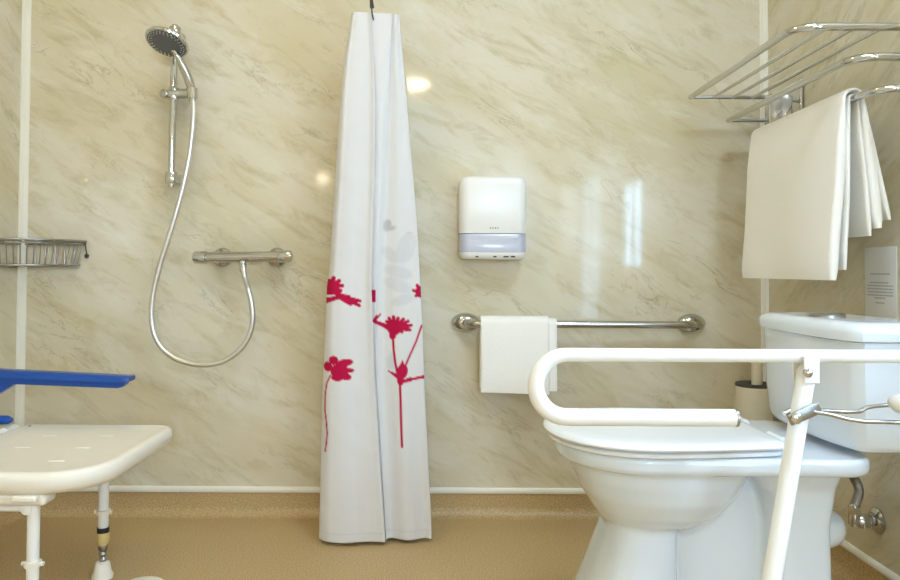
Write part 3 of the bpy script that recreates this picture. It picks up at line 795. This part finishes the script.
m = MB().box((XR-.006, AY, zt-.05), (.012, .10, .26), .005); m.box((XR-.03, AY, zt-.012), (.05, .05, .07), .006); m.box((XR-.022, AY, at(930, 410, AY).z), (.03, .06, .06), .005)
m.build('wall_plate', M_white, t)

# ------------------------------------------------------------------ SHOWER SEAT on the left wall
SX0, SX1, SY0, SY1, SZ = -1.09, -.681, 1.475, 1.955, .356
t = thing('shower_bench', 'white fold-down shower seat with a blue armrest, on two legs at the left wall', 'shower seat', (XL, 1.7, 0))
def seat_sec(z, ins=0.):
    P = []
    for cx_, cy_, r, a0 in ((SX1-.13, SY0+.13, .13, -PI/2), (SX1-.055, SY1-.055, .055, 0), (SX0+.03, SY1-.03, .03, PI/2), (SX0+.03, SY0+.03, .03, PI)):
        for k in range(9):
            a = a0+PI/2*k/8; P.append((cx_+(r-ins)*math.cos(a), cy_+(r-ins)*math.sin(a), z))
    return P
MB().rings([seat_sec(SZ-.046, .03), seat_sec(SZ-.044, .012), seat_sec(SZ-.034, .003), seat_sec(SZ-.02, 0), seat_sec(SZ-.008, .001), seat_sec(SZ-.002, .006), seat_sec(SZ, .014), seat_sec(SZ-.0012, .022), seat_sec(SZ-.005, .05)]).build('seat', M_seat, t, True, 60)
for ix in range(2):
    for iy in range(3):
        MB().box((SX0+.13+ix*.14, SY0+.12+iy*.12, SZ-.0052), (.034, .011, .004), .0019).build('grip_rib', M_seat, t)
LX = at(103, 577, Z=0).x; 
for ly in (1.835, 1.515):
    zf = lambda py: at(103, py, 1.835).z
    lg = MB().tube([(LX, ly, SZ-.04), (LX, ly, zf(532))], .0122, 20).build('leg', M_white, t)
    zc = zf(512)
    MB().lathe([(.013, -.006), (.017, -.005), (.017, .005), (.013, .006)], (LX, ly, zc), (0, 0, 1), 24).tube([(LX-.022, ly, zc), (LX+.022, ly, zc)], .005, 10).build('collar', M_seat, lg)
    MB().lathe([(.0145, 0), (.0145, zf(527)-zf(532))], (LX, ly, zf(532)), (0, 0, 1), 20).build('dark_band', M_rubber, lg)
    MB().lathe([(.010, 0), (.0125, .003), (.0155, (zf(532)-zf(545))*.5), (.0148, zf(532)-zf(545))], (LX, ly, zf(545)), (0, 0, 1), 20).build('ferrule', M_ferr, lg)
    MB().lathe([(.006, 0), (.011, .006), (.007, .012), (.011, .018), (.008, .024), (.012, .032), (.011, zf(545)-zf(561))], (LX, ly, zf(561)), (0, 0, 1), 16).build('adjuster_screw', M_wire, lg)
    MB().lathe([(.025, 0), (.026, .006), (.021, .016), (.017, zf(561)-.004), (.012, zf(561))], (LX, ly, 0), (0, 0, 1), 28).build('foot', M_seat, lg)
m = MB().box((LX, (1.835+1.515)/2, SZ-.052), (.05, .40, .014), .005)
m.box((LX-.02, 1.515, SZ-.058), (.11, .05, .024), .008); m.box((LX-.02, 1.835, SZ-.058), (.11, .05, .024), .008)
m.build('leg_bracket', M_seat, t)
cb = MB().tube([(XL+.02, 1.515, at(0, 508, 1.5).z), (LX-.004, 1.512, at(28, 510, 1.5).z)], .0075, 16)
cb.lathe([(0, -.016), (.011, -.012), (.011, .012), (0, .016)], (LX-.008, 1.512, at(28, 510, 1.5).z), (0, 1, 0), 16)
cb.build('stay_bar', M_white, t)
m = MB().box((XL+.010, 1.70, SZ-.01), (.020, .56, .16), .006)
for y in (1.56, 1.90):
    m.box(((XL+SX0)/2+.01, y, SZ-.026), (SX0-XL+.03, .04, .022), .006)
    m.lathe([(0, -.03), (.016, -.026), (.016, .026), (0, .03)], (SX0-.012, y, SZ-.012), (0, 1, 0), 16)
m.build('hinge_frame', M_white, t)
# blue armrest: a channel section that swings up
RYA = 1.88
def arm_sec(x, ztop, up, low, w):
    y = RYA
    return [(x, y-w, ztop-.004), (x, y-w*.85, ztop), (x, y+w*.85, ztop), (x, y+w, ztop-.004), (x, y+w, ztop-up), (x, y+w*.55, ztop-up-.002), (x, y+w*.5, ztop-low), (x, y-w*.5, ztop-low), (x, y-w*.55, ztop-up-.002), (x, y-w, ztop-up)]
xs = [at(px, 372, RYA-.02).x for px in (116, 121, 125, 129)]
zl, zr = at(0, 369.5, RYA).z, at(133, 376, RYA).z
x0_ = at(0, 370, RYA).x; sl_ = (zr-zl)/(at(133, 376, RYA).x-x0_)
zz = lambda x: zl+(x-x0_)*sl_
ar = MB().rings([arm_sec(x, zz(x), up, lo, w) for x, up, lo, w in ((XL+.05, .018, .034, .024), (-1.1, .018, .034, .024), (-.9, .017, .032, .024), (xs[0], .016, .031, .024), (xs[1], .015, .028, .024), (xs[2], .014, .016, .023), (xs[3], .010, .011, .019))]).build('armrest', M_blue, t, True, 50)
q0 = at(23, 380, RYA)
MB().rings([[(x, RYA+s*w, z+dz) for s, dz in ((-1, -h), (1, -h), (1, h), (-1, h))] for x, z, w, h in ((q0.x-.012, q0.z+.004, .012, .010), (q0.x-.07, q0.z-.020, .012, .022), (XL+.03, q0.z-.09, .012, .035))]).build('brace', M_blue, ar, True, 30)
nb = at(5, 420, RYA)
MB().tube([(XL+.02, RYA, nb.z+.002), (nb.x-.02, RYA, nb.z), (nb.x+.008, RYA, nb.z), (nb.x+.018, RYA, nb.z)], [.012, .012, .0115, .006], 20).build('pivot_stub', M_blue, ar)
MB().box((XL+.012, RYA, (zl+nb.z)/2-.005), (.024, .06, zl-nb.z+.07), .008).build('arm_plate', M_blue, ar)

# floor drain
dc = at(151, 576, Z=0)
t = thing('floor_drain', 'white round drain cover on the brown floor beside the shower seat', 'drain', (dc.x+.005, dc.y-.09, 0))
c0 = (dc.x+.003, dc.y-.062, 0)
MB().lathe([(.052, 0), (.052, .003), (.047, .006), (.038, .007), (0, .007)], c0, (0, 0, 1), 40).build('drain_cover', M_seat, t)
# ------------------------------------------------------------------ render look
w = bpy.data.worlds.new('world'); S.world = w; w.use_nodes = True
w.node_tree.nodes['Background'].inputs['Color'].default_value = (.5, .6, .75, 1)
w.node_tree.nodes['Background'].inputs['Strength'].default_value = .3
vs = S.view_settings; vs.view_transform = 'Standard'; vs.look = 'None'; vs.gamma = 1.0; vs.use_curve_mapping = False
vs.exposure = 0.10
S.cycles.max_bounces = 10; S.cycles.diffuse_bounces = 6; S.cycles.glossy_bounces = 6
S.cycles.caustics_reflective = False
S.cycles.sample_clamp_indirect = 4.0
S.cycles.use_denoising = True
